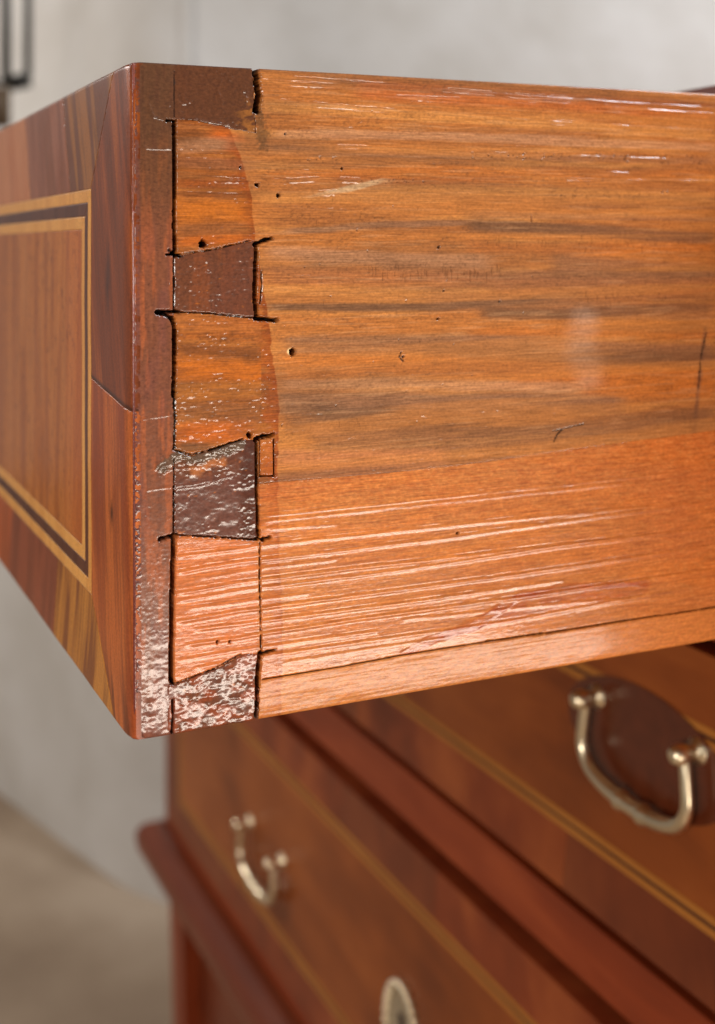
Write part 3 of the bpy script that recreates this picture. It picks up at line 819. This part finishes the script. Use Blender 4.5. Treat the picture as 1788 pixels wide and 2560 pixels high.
def frontmix(seed, base, tones, lean):
    g = fbm((U+V*lean)/1.1, V/26, seed, 4, .6)
    g2 = fbm((U+V*lean)/5, V/50, seed+3, 3)
    C = np.zeros(U.shape+(3,))+lin(*base)
    C = mix(C, lin(*tones[0]), sm(g2, .45, .60)*.8)
    C = mix(C, lin(*tones[1]), sm(g, .50, .68)*.4)
    if len(tones) > 2: C = mix(C, lin(*tones[2]), (1-sm(g2, .36, .46))*.75)
    return C
def place_f(h):
    x = -h + front_bow(U)
    rr = .7
    e = np.clip((rr-U)/rr, 0, 1); x = x + rr*(1-np.sqrt(np.clip(1-e**2, 0, 1)))*.9
    t = np.clip((8-U)/8, 0, 1)
    z = V - .35*t**2*sm(V, H_D-4, H_D) + .5*t**2*(1-sm(V, 0, 5))
    e = np.clip((V-(H_D-1))/1, 0, 1); x = x + 1*(1-np.sqrt(np.clip(1-e**2, 0, 1)))*.8
    e = np.clip((1-V)/1, 0, 1); x = x + 1*(1-np.sqrt(np.clip(1-e**2, 0, 1)))*.8
    # meet the rounded corner of the side sheet
    y = U + .0
    x = x + .02
    return np.stack([x, y, z], -1)/1000
def back_x(mm):
    def f(P): P[:, 0] = np.maximum(P[:, 0]+.0012, mm/1000); return P
    return f
seamd = np.minimum.reduce([abs(U-g) for g in (FR, FR+w1, FR+w1+w2, FR+w1+w2+w3)])
def groove(lines, w=.22, d=.06):
    h = np.zeros(U.shape)
    for a, b in lines:
        q, _ = seg_dist(U, V, [a, b]); h -= d*np.exp(-(q/w)**2)
    return h
rip = (fbm(U/20, V/16, 130, 3)-.5)*.30 + (fbm(U/3, V/4, 131, 2)-.5)*.03
gz = groove([mit_t, mit_b, j_r])
def fpart(name, sel, C, h=0, r=.30, label=None):
    if not sel.any(): return
    o = relief(name, U, V, sel, place_f(rip+gz+h), C, np.full(U.shape, r), m_ven, drawer, back_x(1.3))
    if label: tag(o, label)
    return o
Cw = frontmix(140, (180, 102, 42), [(190, 114, 52), (140, 78, 32), (158, 86, 36)], .05)
spk = fbm(U/1.2, V/2.2, 145, 2); Cw = mix(Cw, lin(110, 52, 22), sm(spk, .70, .80)*.6)
Cw = mix(Cw, lin(190, 96, 44), (1-sm(U, 55, 75))*.35)
fpart('field_veneer', I3, Cw, r=.28)
Rup = frontmix(150, (136, 66, 32), [(118, 58, 30), (88, 42, 22), (158, 82, 34)], -.28)
Rup = mix(Rup, lin(60, 38, 34), np.exp(-(np.hypot((U-20)/2.2, (V-101)/7))**2)*.7)
Rup = mix(Rup, lin(52, 34, 28), (np.exp(-((V-np.interp(U, [j_r[0][0], j_r[1][0]], [j_r[0][1], j_r[1][1]])-.5)/.6)**2))*.8)
Rlo = frontmix(160, (164, 82, 40), [(190, 100, 46), (116, 56, 28), (140, 66, 36)], -.10)
Rlo = mix(Rlo, lin(44, 22, 16), np.exp(-(np.hypot((U-16.5)/1.3, (V-47)/2.6))**2)*.9)
Rlo = mix(Rlo, lin(96, 48, 26), sm(-V, -22, -4)*sm(fbm((U-V*.3)/2.4, V/30, 166, 3), .4, .6)*.75)
fpart('crossband', is_right & (Vc > ry1), Rup, label='dark upright border veneer above the slanted joint')
fpart('crossband', is_right & (Vc <= ry1), Rlo, label='orange upright border veneer below the slanted joint')
Lf = frontmix(170, (150, 80, 44), [(112, 58, 34), (84, 42, 26)], .2)
fpart('crossband', is_left, Lf)
palT = [((128, 76, 40), [(158, 98, 50), (92, 56, 36), (110, 62, 44)]), ((140, 80, 56), [(158, 96, 70), (104, 60, 40), (128, 72, 44)]),
        ((196, 124, 82), [(184, 108, 66), (150, 88, 52)]), ((176, 100, 60), [(150, 82, 44), (120, 66, 36)])]
def xb(sel, joints, pals, seed, lo, hi, lean):
    prev = np.full(Uc.shape, -1e9)
    for k in range(len(joints)+1):
        if k < len(joints):
            a, b = joints[k]; nxt = np.interp(Vc, [lo, hi], [a, b])
        else: nxt = np.full(Uc.shape, 1e9)
        ba, tn = pals[k % len(pals)]
        fpart('crossband', sel & (Uc > prev) & (Uc <= nxt), frontmix(seed+k*7, ba, tn, lean))
        prev = nxt
xb(is_top, jt, palT, 200, FT, H_D, -.35)
palB = [((166, 102, 44), [(192, 124, 54), (104, 56, 30), (120, 64, 36)]), ((150, 78, 52), [(128, 66, 44), (96, 50, 34)]), ((184, 92, 50), [(160, 80, 44), (130, 62, 36)])]
xb(is_bot, jb, palB, 300, 0, FB, .30)
lt = frontmix(180, (226, 160, 84), [(214, 146, 74), (200, 128, 58)], 0)
dk = frontmix(190, (96, 54, 38), [(82, 44, 32), (108, 64, 42)], 0)
def ringparts(outer, inner, k0, name, C, label):
    # four strips, mitred at the corners
    a = Uc-FR-k0; b = W_D-FR-k0-Uc; c = Vc-FB-k0; d = FT-k0-Vc
    m = np.argmin(np.stack([a, b, c, d]), 0)
    for k in range(4):
        o = fpart(name, outer & ~inner & (m == k), C, h=.05, r=.3)
        if o and k != 1: pass
ringparts(I0, I1, 0, 'light_stringing', lt, None)
ringparts(I1, I2, w1, 'dark_stringing', dk, None)
ringparts(I2, I3, w1+w2, 'light_stringing', lt, None)

# --- body of the drawer behind the sheets
def dbox(name, lo, hi, m): return box(name, [c/1000 for c in lo], [c/1000 for c in hi], m, drawer)
dbox('joint_backing', (4.2, 5.0, .8), (L_D-2, 9.5, H_D-.8), m_gap)
dbox('front_board', (2.6, 9.5, 1.2), (25, W_D-10, H_D-1.2), m_inner)
dbox('far_side_board', (2.6, W_D-10, 1.0), (L_D, W_D-.5, H_D-1.0), m_inner)
dbox('bottom_board', (25, 9.6, 8), (L_D-12, W_D-10.1, 14), m_inner)
dbox('back_board', (L_D-12, 9.6, 14.2), (L_D-2, W_D-10.1, H_D-6), m_inner)

# ------------------------------------------------------------------ the chest
XC = 0.220
m_mah = wood_mat('red_mahogany', (.15, .021, .006), (.28, .044, .011), (.40, .076, .020), (30, 9, 60), .32, 9)
m_mahv = wood_mat('mahogany_upright', (.15, .022, .008), (.25, .042, .013), (.34, .07, .02), (40, 60, 8), .32, 9)
m_band = wood_mat('banding_veneer', (.11, .019, .006), (.25, .046, .012), (.40, .095, .022), (50, 22, 18), .30, 16)
m_band2 = wood_mat('dark_banding_veneer', (.12, .024, .009), (.20, .042, .013), (.28, .07, .02), (50, 22, 18), .30, 16)
m_field = wood_mat('figured_field_veneer', (.14, .028, .006), (.28, .064, .011), (.42, .112, .021), (25, 8, 30), .28, 12)
m_box = wood_mat('boxwood_line', (.36, .125, .018), (.44, .155, .026), (.52, .20, .036), (60, 10, 60), .35, 30)
m_ebo = wood_mat('dark_line', (.05, .015, .008), (.09, .025, .012), (.12, .04, .016), (60, 10, 60), .35, 30)
m_brass = plain_mat('polished_brass', (.95, .80, .56), .30, 1.0, .06, 90, .05)
m_old = plain_mat('dull_brass', (.50, .40, .27), .42, .6, .15, 90, .1)
m_patina = plain_mat('dark_oval_patch', (.11, .022, .007), .26, 0.0, .15, 120, .05)
m_mould = wood_mat('dark_moulding_wood', (.10, .021, .009), (.17, .036, .014), (.24, .055, .02), (30, 9, 60), .32, 9)
chest = thing('chest_of_drawers', 'red mahogany chest with inlaid drawer fronts and brass bail handles, standing under the pulled drawer', 'chest of drawers', (XC, 0.311, -0.66))
Y0, Y1 = -0.123, 0.742
def cb(name, lo, hi, m, parent=None, bevel=0.0006): return box(name, lo, hi, m, parent or chest, bevel)
XB = 0.54
cb('side_panel', (XC+.002, Y0, -.4025), (XB, Y0+.022, .1544), m_mahv, bevel=.001)
cb('side_panel', (XC+.002, Y1-.022, -.4025), (XB, Y1, .1544), m_mahv, bevel=.001)
cb('top_board', (XC-.016, Y0-.015, .1546), (XB+.004, Y1+.015, .1598), m_mould, bevel=.001)
cb('top_rail', (XC, Y0+.0222, .1523), (XC+.02, Y1-.0222, .1544), m_mah)
cb('slot_stile', (XC+.001, Y0+.0222, -.0025), (XC+.03, -.0035, .1522), m_mahv)
cb('slot_stile', (XC+.001, .6235, -.0025), (XC+.03, Y1-.0222, .1522), m_mahv)
cb('drawer_rail', (XC+.001, Y0+.0222, -.0275), (XC+.06, Y1-.0222, -.003), m_mah)
cb('drawer_rail', (XC+.001, Y0+.0222, -.1835), (XC+.06, Y1-.0222, -.1582), m_mah)
cb('drawer_rail', (XC+.001, Y0+.0222, -.372), (XC+.06, Y1-.0222, -.3530), m_mah)
cb('back_panel', (XB-.012, Y0+.0222, -.40), (XB-.002, Y1-.0222, .1522), m_mah)
cb('dust_board', (XC+.03, Y0+.0222, -.020), (XB-.013, Y1-.0222, -.012), m_inner)

def quad_slab(name, pts, x0, th, mat, parent):
    """flat piece on the drawer front: outline in (y, z), face at x0, thickness th behind it"""
    n = len(pts)
    vs_ = [(x0, y, z) for y, z in pts]+[(x0+th, y, z) for y, z in pts]
    fs = [tuple(range(n)), tuple(range(2*n-1, n-1, -1))]
    fs += [(i, n+i, n+(i+1) % n, (i+1) % n) for i in range(n)]
    o = mesh_obj(name, vs_, fs, mat)
    o.parent = parent; fix(o, parent)
    return o
def sweep(name, path, radii, mat, parent, seg=14):
    """round bar along a path (centres), a radius per centre"""
    P = [Vector(p) for p in path]; vv = []; ff = []
    up = Vector((1, 0, 0))
    for i, p in enumerate(P):
        t = (P[min(i+1, len(P)-1)]-P[max(i-1, 0)]).normalized()
        a = up - t*up.dot(t)
        if a.length < 1e-4: a = Vector((0, 1, 0))-t*t.y
        a.normalize(); b = t.cross(a)
        for k in range(seg):
            an = 2*math.pi*k/seg
            vv.append(p+(a*math.cos(an)+b*math.sin(an))*radii[i])
    for i in range(len(P)-1):
        for k in range(seg):
            ff.append((i*seg+k, i*seg+(k+1) % seg, (i+1)*seg+(k+1) % seg, (i+1)*seg+k))
    ff.append(tuple(range(seg))[::-1]); ff.append(tuple(range((len(P)-1)*seg, len(P)*seg)))
    o = mesh_obj(name, vv, ff, mat, smooth=True)
    if parent is not None:
        o.parent = parent; fix(o, parent)
    return o
def lathe_x(name, prof, cy, cz, mat, parent, seg=24):
    """turned piece on a horizontal axis: prof = (x, radius)"""
    vv = []; ff = []
    for x, r in prof:
        for k in range(seg):
            a = 2*math.pi*k/seg; vv.append((x, cy+r*math.cos(a), cz+r*math.sin(a)))
    n = len(prof)
    for i in range(n-1):
        for k in range(seg): ff.append((i*seg+k, (i+1)*seg+k, (i+1)*seg+(k+1) % seg, i*seg+(k+1) % seg))
    ff.append(tuple(range(seg))); ff.append(tuple(range((n-1)*seg, n*seg))[::-1])
    o = mesh_obj(name, vv, ff, mat, smooth=True); o.parent = parent; fix(o, parent)
    return o
def catmull(pts, k=10):
    P = [Vector(p) for p in pts]; P = [P[0]*2-P[1]]+P+[P[-1]*2-P[-2]]; out = []
    for i in range(1, len(P)-2):
        for j in range(k):
            t = j/k
            out.append(.5*((2*P[i])+(P[i+1]-P[i-1])*t+(2*P[i-1]-5*P[i]+4*P[i+1]-P[i+2])*t*t+(-P[i-1]+3*P[i]-3*P[i+1]+P[i+2])*t**3))
    out.append(P[-2]); return out
def ellipse(cy, cz, a, b, n=48, wob_=0):
    return [(cy+a*math.cos(2*math.pi*k/n), cz+b*math.sin(2*math.pi*k/n)) for k in range(n)]

XF = XC-.0032           # face of the closed drawers stands a little proud of the rails
def handle(front, cy, cz, plate=True):
    if plate: quad_slab('oval_backplate', ellipse(cy+.002, cz-.0085, .0465, .0215), XF-.0006, .0006, m_patina, front)
    path = catmull([(XF-.0060, cy+.0285, cz+.001), (XF-.0064, cy+.0300, cz-.008), (XF-.0066, cy+.0308, cz-.017), (XF-.0066, cy+.0255, cz-.0240), (XF-.0066, cy+.014, cz-.0275),
                    (XF-.0066, cy, cz-.0285), (XF-.0066, cy-.014, cz-.0280), (XF-.0066, cy-.0245, cz-.0250), (XF-.0066, cy-.0300, cz-.018), (XF-.0064, cy-.0298, cz-.008), (XF-.0060, cy-.0285, cz+.001)], 8)
    n = len(path); rad = []
    for i in range(n):
        t = i/(n-1); r = .0022+.0009*math.exp(-((t-.5)/.22)**2)
        for c in (.455, .545): r += .0012*math.exp(-((t-c)/.012)**2)
        rad.append(r)
    sweep('bail_handle', path, rad, m_brass, front, 12)
    for s in (-1, 1):
        k = lathe_x('knob', [(XF+.001, .0046), (XF-.0012, .0046), (XF-.002, .0026), (XF-.0042, .0024), (XF-.0052, .0032), (XF-.0080, .0036), (XF-.0100, .0032), (XF-.0116, .0026), (XF-.0122, .0010), (XF-.0122, .0008)],
                    cy+s*.0290, cz+.001, m_brass, front, 20)
def escutcheon(front, cy, cz):
    quad_slab('escutcheon', ellipse(cy, cz, .0190, .0275), XF-.0016, .0012, m_old, front)
    ks = [(cy+.0034*math.cos(a), cz+.009+.0034*math.sin(a)) for a in [math.radians(d) for d in range(-50, 231, 20)]]
    ks += [(cy-.0032, cz-.012), (cy+.0032, cz-.012)]
    quad_slab('keyhole', ks[::-1], XF-.0019, .0004, m_gap, front)
    for rr, nb, sz in ((1.0, 30, .0026),):
        bm = bmesh.new()
        for k in range(nb):
            a = 2*math.pi*k/nb
            mm_ = Matrix.Translation((XF-.0018, cy+.0172*math.cos(a), cz+.0258*math.sin(a)))
            bmesh.ops.create_icosphere(bm, subdivisions=1, radius=sz, matrix=mm_)
        me = bpy.data.meshes.new('beaded_rim'); bm.to_mesh(me); bm.free(); me.materials.append(m_brass)
        me.polygons.foreach_set('use_smooth', [True]*len(me.polygons))
        o = bpy.data.objects.new('beaded_rim', me); link(o, front); fix(o, front)

def closed_drawer(z0, z1, seed, hz, ys, ez, label):
    fr = box('drawer_front', (XF+.0012, Y0+.0265, z0), (XF+.020, Y1-.0265, z1), m_mahv, chest, .0004)
    tag(fr, label)
    a, b = Y0+.0265, Y1-.0265
    # inlay frame
    iy0, iy1, iz0, iz1 = a+.029, b-.029, z0+.0245, z1-.0245
    def ring(k0, k1, name, mat, xo):
        o = [(iy0+k0, iz0+k0), (iy1-k0, iz0+k0), (iy1-k0, iz1-k0), (iy0+k0, iz1-k0)]
        i_ = [(iy0+k1, iz0+k1), (iy1-k1, iz0+k1), (iy1-k1, iz1-k1), (iy0+k1, iz1-k1)]
        for j in range(4):
            quad_slab(name, [o[j], o[(j+1) % 4], i_[(j+1) % 4], i_[j]], XF-xo, .0012+xo-.0001, mat, fr)
    ring(0, .0027, 'light_stringing', m_box, .0002)
    ring(.0027, .0043, 'dark_stringing', m_ebo, .0001)
    ring(.0043, .0070, 'light_stringing', m_box, .0002)
    quad_slab('field_veneer', [(iy0+.0070, iz0+.0070), (iy1-.0070, iz0+.0070), (iy1-.0070, iz1-.0070), (iy0+.0070, iz1-.0070)], XF, .0011, m_field, fr)
    r = np.random.RandomState(seed)
    for (zl, zh, zo, zi) in ((z0, iz0, z0, iz0), (iz1, z1, z1, iz1)):
        ys_ = [a+.029]+sorted(list(np.linspace(a+.029, b-.029, 8)[1:-1]+r.uniform(-.02, .02, 6)))+[b-.029]
        for k in range(7):
            sk = .004
            y_a, y_b = ys_[k]+.0001, ys_[k+1]-.0001
            la = -sk if k else 0; lb = -sk if k < 6 else 0
            quad_slab('crossband', [(y_a, zl), (y_b, zl), (y_b+lb, zh), (y_a+la, zh)], XF, .0011, [m_band, m_band, m_band2][(k+seed) % 3] if r.rand() < .8 else m_field, fr)
    quad_slab('crossband', [(a, z0), (a+.0289, z0), (a+.0289, z1), (a, z1)], XF, .0011, m_band, fr)
    quad_slab('crossband', [(b-.0289, z0), (b, z0), (b, z1), (b-.0289, z1)], XF, .0011, m_band2, fr)
    for y in ys: handle(fr, y, hz, seed == 1)
    if ez is not None: escutcheon(fr, .2985, ez)
    return fr
closed_drawer(-.1500, -.0310, 1, -.0660, (.1015, .505), -.088, 'middle drawer front with double inlay lines and the large bail handle')
closed_drawer(-.3495, -.1900, 2, -.2740, (.1015, .494), -.2880, 'lowest drawer front with the small far handle and oval keyhole plate')

# base moulding: profile swept round the front and both ends, mitred
prof = [(0, -0.363), (0.004, -0.364), (0.0085, -0.368), (0.0108, -0.374), (0.0112, -0.38), (0.0105, -0.388), (0.008, -0.395), (0.0045, -0.4), (0.0025, -0.404), (0, -0.407)]
def mould_strip(name, pa, pb, da, db):
    vv = []; n = len(prof)
    for p, d in ((pa, da), (pb, db)):
        for o_, z in prof: vv.append((p[0]+d[0]*o_*1.6, p[1]+d[1]*o_*1.6, z))
    ff = [(i, i+1, n+i+1, n+i) for i in range(n-1)]+[(n-1, 0, n, 2*n-1), tuple(range(n))[::-1], tuple(range(n, 2*n))]
    o = mesh_obj(name, vv, ff, m_mould, smooth=False); o.parent = chest; fix(o, chest)
mould_strip('base_moulding', (XC-.0005, Y0), (XC-.0005, Y1+.0005), (-1, -1), (-1, 1))
mould_strip('base_moulding', (XC-.0005, Y1+.0005), (XB, Y1+.0005), (-1, 1), (0, 1))
mould_strip('base_moulding', (XB, Y0-.0005), (XC-.0005, Y0-.0005), (0, -1), (-1, -1))
cb('plinth_frame', (XC+.020, Y0+.030, -.62), (XB-.02, Y1-.034, -.4035), m_mould)
for (x0_, y0_) in ((XC+.004, Y1-.040), (XC+.004, Y0-.002), (XB-.05, Y1-.040), (XB-.05, Y0-.002)):
    bm = bmesh.new(); bmesh.ops.create_cube(bm, size=1)
    for v in bm.verts:
        k = .72 if v.co.z < 0 else 1.0
        v.co = Vector((x0_+.020+v.co.x*.04*k, y0_+.020+v.co.y*.04*k, -.5317+v.co.z*.2565))
    bmesh.ops.bevel(bm, geom=bm.edges[:], offset=.002, segments=2, affect='EDGES')
    me = bpy.data.meshes.new('foot'); bm.to_mesh(me); bm.free(); me.materials.append(m_mahv)
    o = bpy.data.objects.new('foot', me); link(o, chest); fix(o, chest)

# ------------------------------------------------------------------ room: wall, floor, hanging tool
def plaster():
    m, nt, b = new_mat('old_plaster')
    L = nt.links.new
    tc = nd(nt, 'ShaderNodeTexCoord')
    n1 = nd(nt, 'ShaderNodeTexNoise'); n1.inputs['Scale'].default_value = 5.5; n1.inputs['Detail'].default_value = 5
    n2 = nd(nt, 'ShaderNodeTexNoise'); n2.inputs['Scale'].default_value = 26; n2.inputs['Detail'].default_value = 4
    L(tc.outputs['Object'], n1.inputs['Vector']); L(tc.outputs['Object'], n2.inputs['Vector'])
    ad = nd(nt, 'ShaderNodeMath', operation='MULTIPLY_ADD'); ad.inputs[1].default_value = .14
    mm = nd(nt, 'ShaderNodeMath', operation='MULTIPLY'); mm.inputs[1].default_value = .86
    L(n1.outputs['Fac'], mm.inputs[0]); L(n2.outputs['Fac'], ad.inputs[0]); L(mm.outputs[0], ad.inputs[2])
    r = nd(nt, 'ShaderNodeValToRGB'); e = r.color_ramp.elements
    e[0].position = .36; e[0].color = (.50, .455, .405, 1); e[1].position = .62; e[1].color = (.60, .56, .52, 1)
    L(ad.outputs[0], r.inputs['Fac']); L(r.outputs['Color'], b.inputs['Base Color'])
    b.inputs['Roughness'].default_value = .85
    bp = nd(nt, 'ShaderNodeBump'); bp.inputs['Strength'].default_value = .4; bp.inputs['Distance'].default_value = .004
    L(n2.outputs['Fac'], bp.inputs['Height']); L(bp.outputs['Normal'], b.inputs['Normal'])
    return m
m_wall = plaster()
m_floor = wood_mat('worn_brown_floor', (.20, .135, .09), (.34, .25, .175), (.50, .39, .29), (4, 1.8, 5), .7, 4, coat=0.0, bump=.3)
plan = catmull([(-.10, 2.75, 0), (.22, 1.565, 0), (.285, 1.33, 0), (.318, 1.225, 0), (.37, 1.150, 0), (.445, 1.085, 0), (1.2, .40, 0), (2.3, -.62, 0)], 8)
vv = []; ff = []
for p in plan:
    vv += [(p.x, p.y, -.70), (p.x, p.y, 1.9)]
for i in range(len(plan)-1): ff.append((2*i, 2*i+2, 2*i+3, 2*i+1))
nb = len(vv)
for p in plan: vv += [(p.x+.12, p.y+.10, -.70), (p.x+.12, p.y+.10, 1.9)]
for i in range(len(plan)-1):
    ff.append((nb+2*i, nb+2*i+1, nb+2*i+3, nb+2*i+2)); ff.append((2*i+1, 2*i+3, nb+2*i+3, nb+2*i+1))
wl = mesh_obj('wall', vv, ff, m_wall, smooth=False); tag(wl, kind='structure')
fl = mesh_obj('floor', [(-3, -3, -.66), (3.5, -3, -.66), (3.5, 4, -.66), (-3, 4, -.66)], [(0, 1, 2, 3)], m_floor); tag(fl, kind='structure')

m_iron = plain_mat('dark_iron', (.035, .030, .024), .55, .6, .3, 40, .3)
m_stub = wood_mat('dark_brown_stub', (.06, .035, .02), (.09, .055, .03), (.13, .08, .045), (20, 20, 4), .6, coat=0.0)
tool = thing('hanging_clamp', 'dark two-barred iron tool hanging blurred against the wall at the upper left', 'clamp', tuple((0.1713, 1.1500, 0.2912)))
def tp(name, pts, r, m):
    path = [Vector(p) for p in pts]; sweep(name, path, [r]*len(path), m, tool, 12)
tp('bar', [(0.1612, 1.1500, 0.4617), (0.1611, 1.1500, 0.2907)], .0055, m_iron)
tp('bar', [(0.1855, 1.1500, 0.4641), (0.1844, 1.1500, 0.2968)], .0045, m_iron)
tp('jaw', [(0.1401, 1.1500, 0.2911), (0.1688, 1.1500, 0.2906), (0.1863, 1.1500, 0.2954)], .009, m_iron)
tp('brown_stub', [(0.1563, 1.1500, 0.2850), (0.1563, 1.1500, 0.2411)], .010, m_stub)  # dark brown stub below the jaw
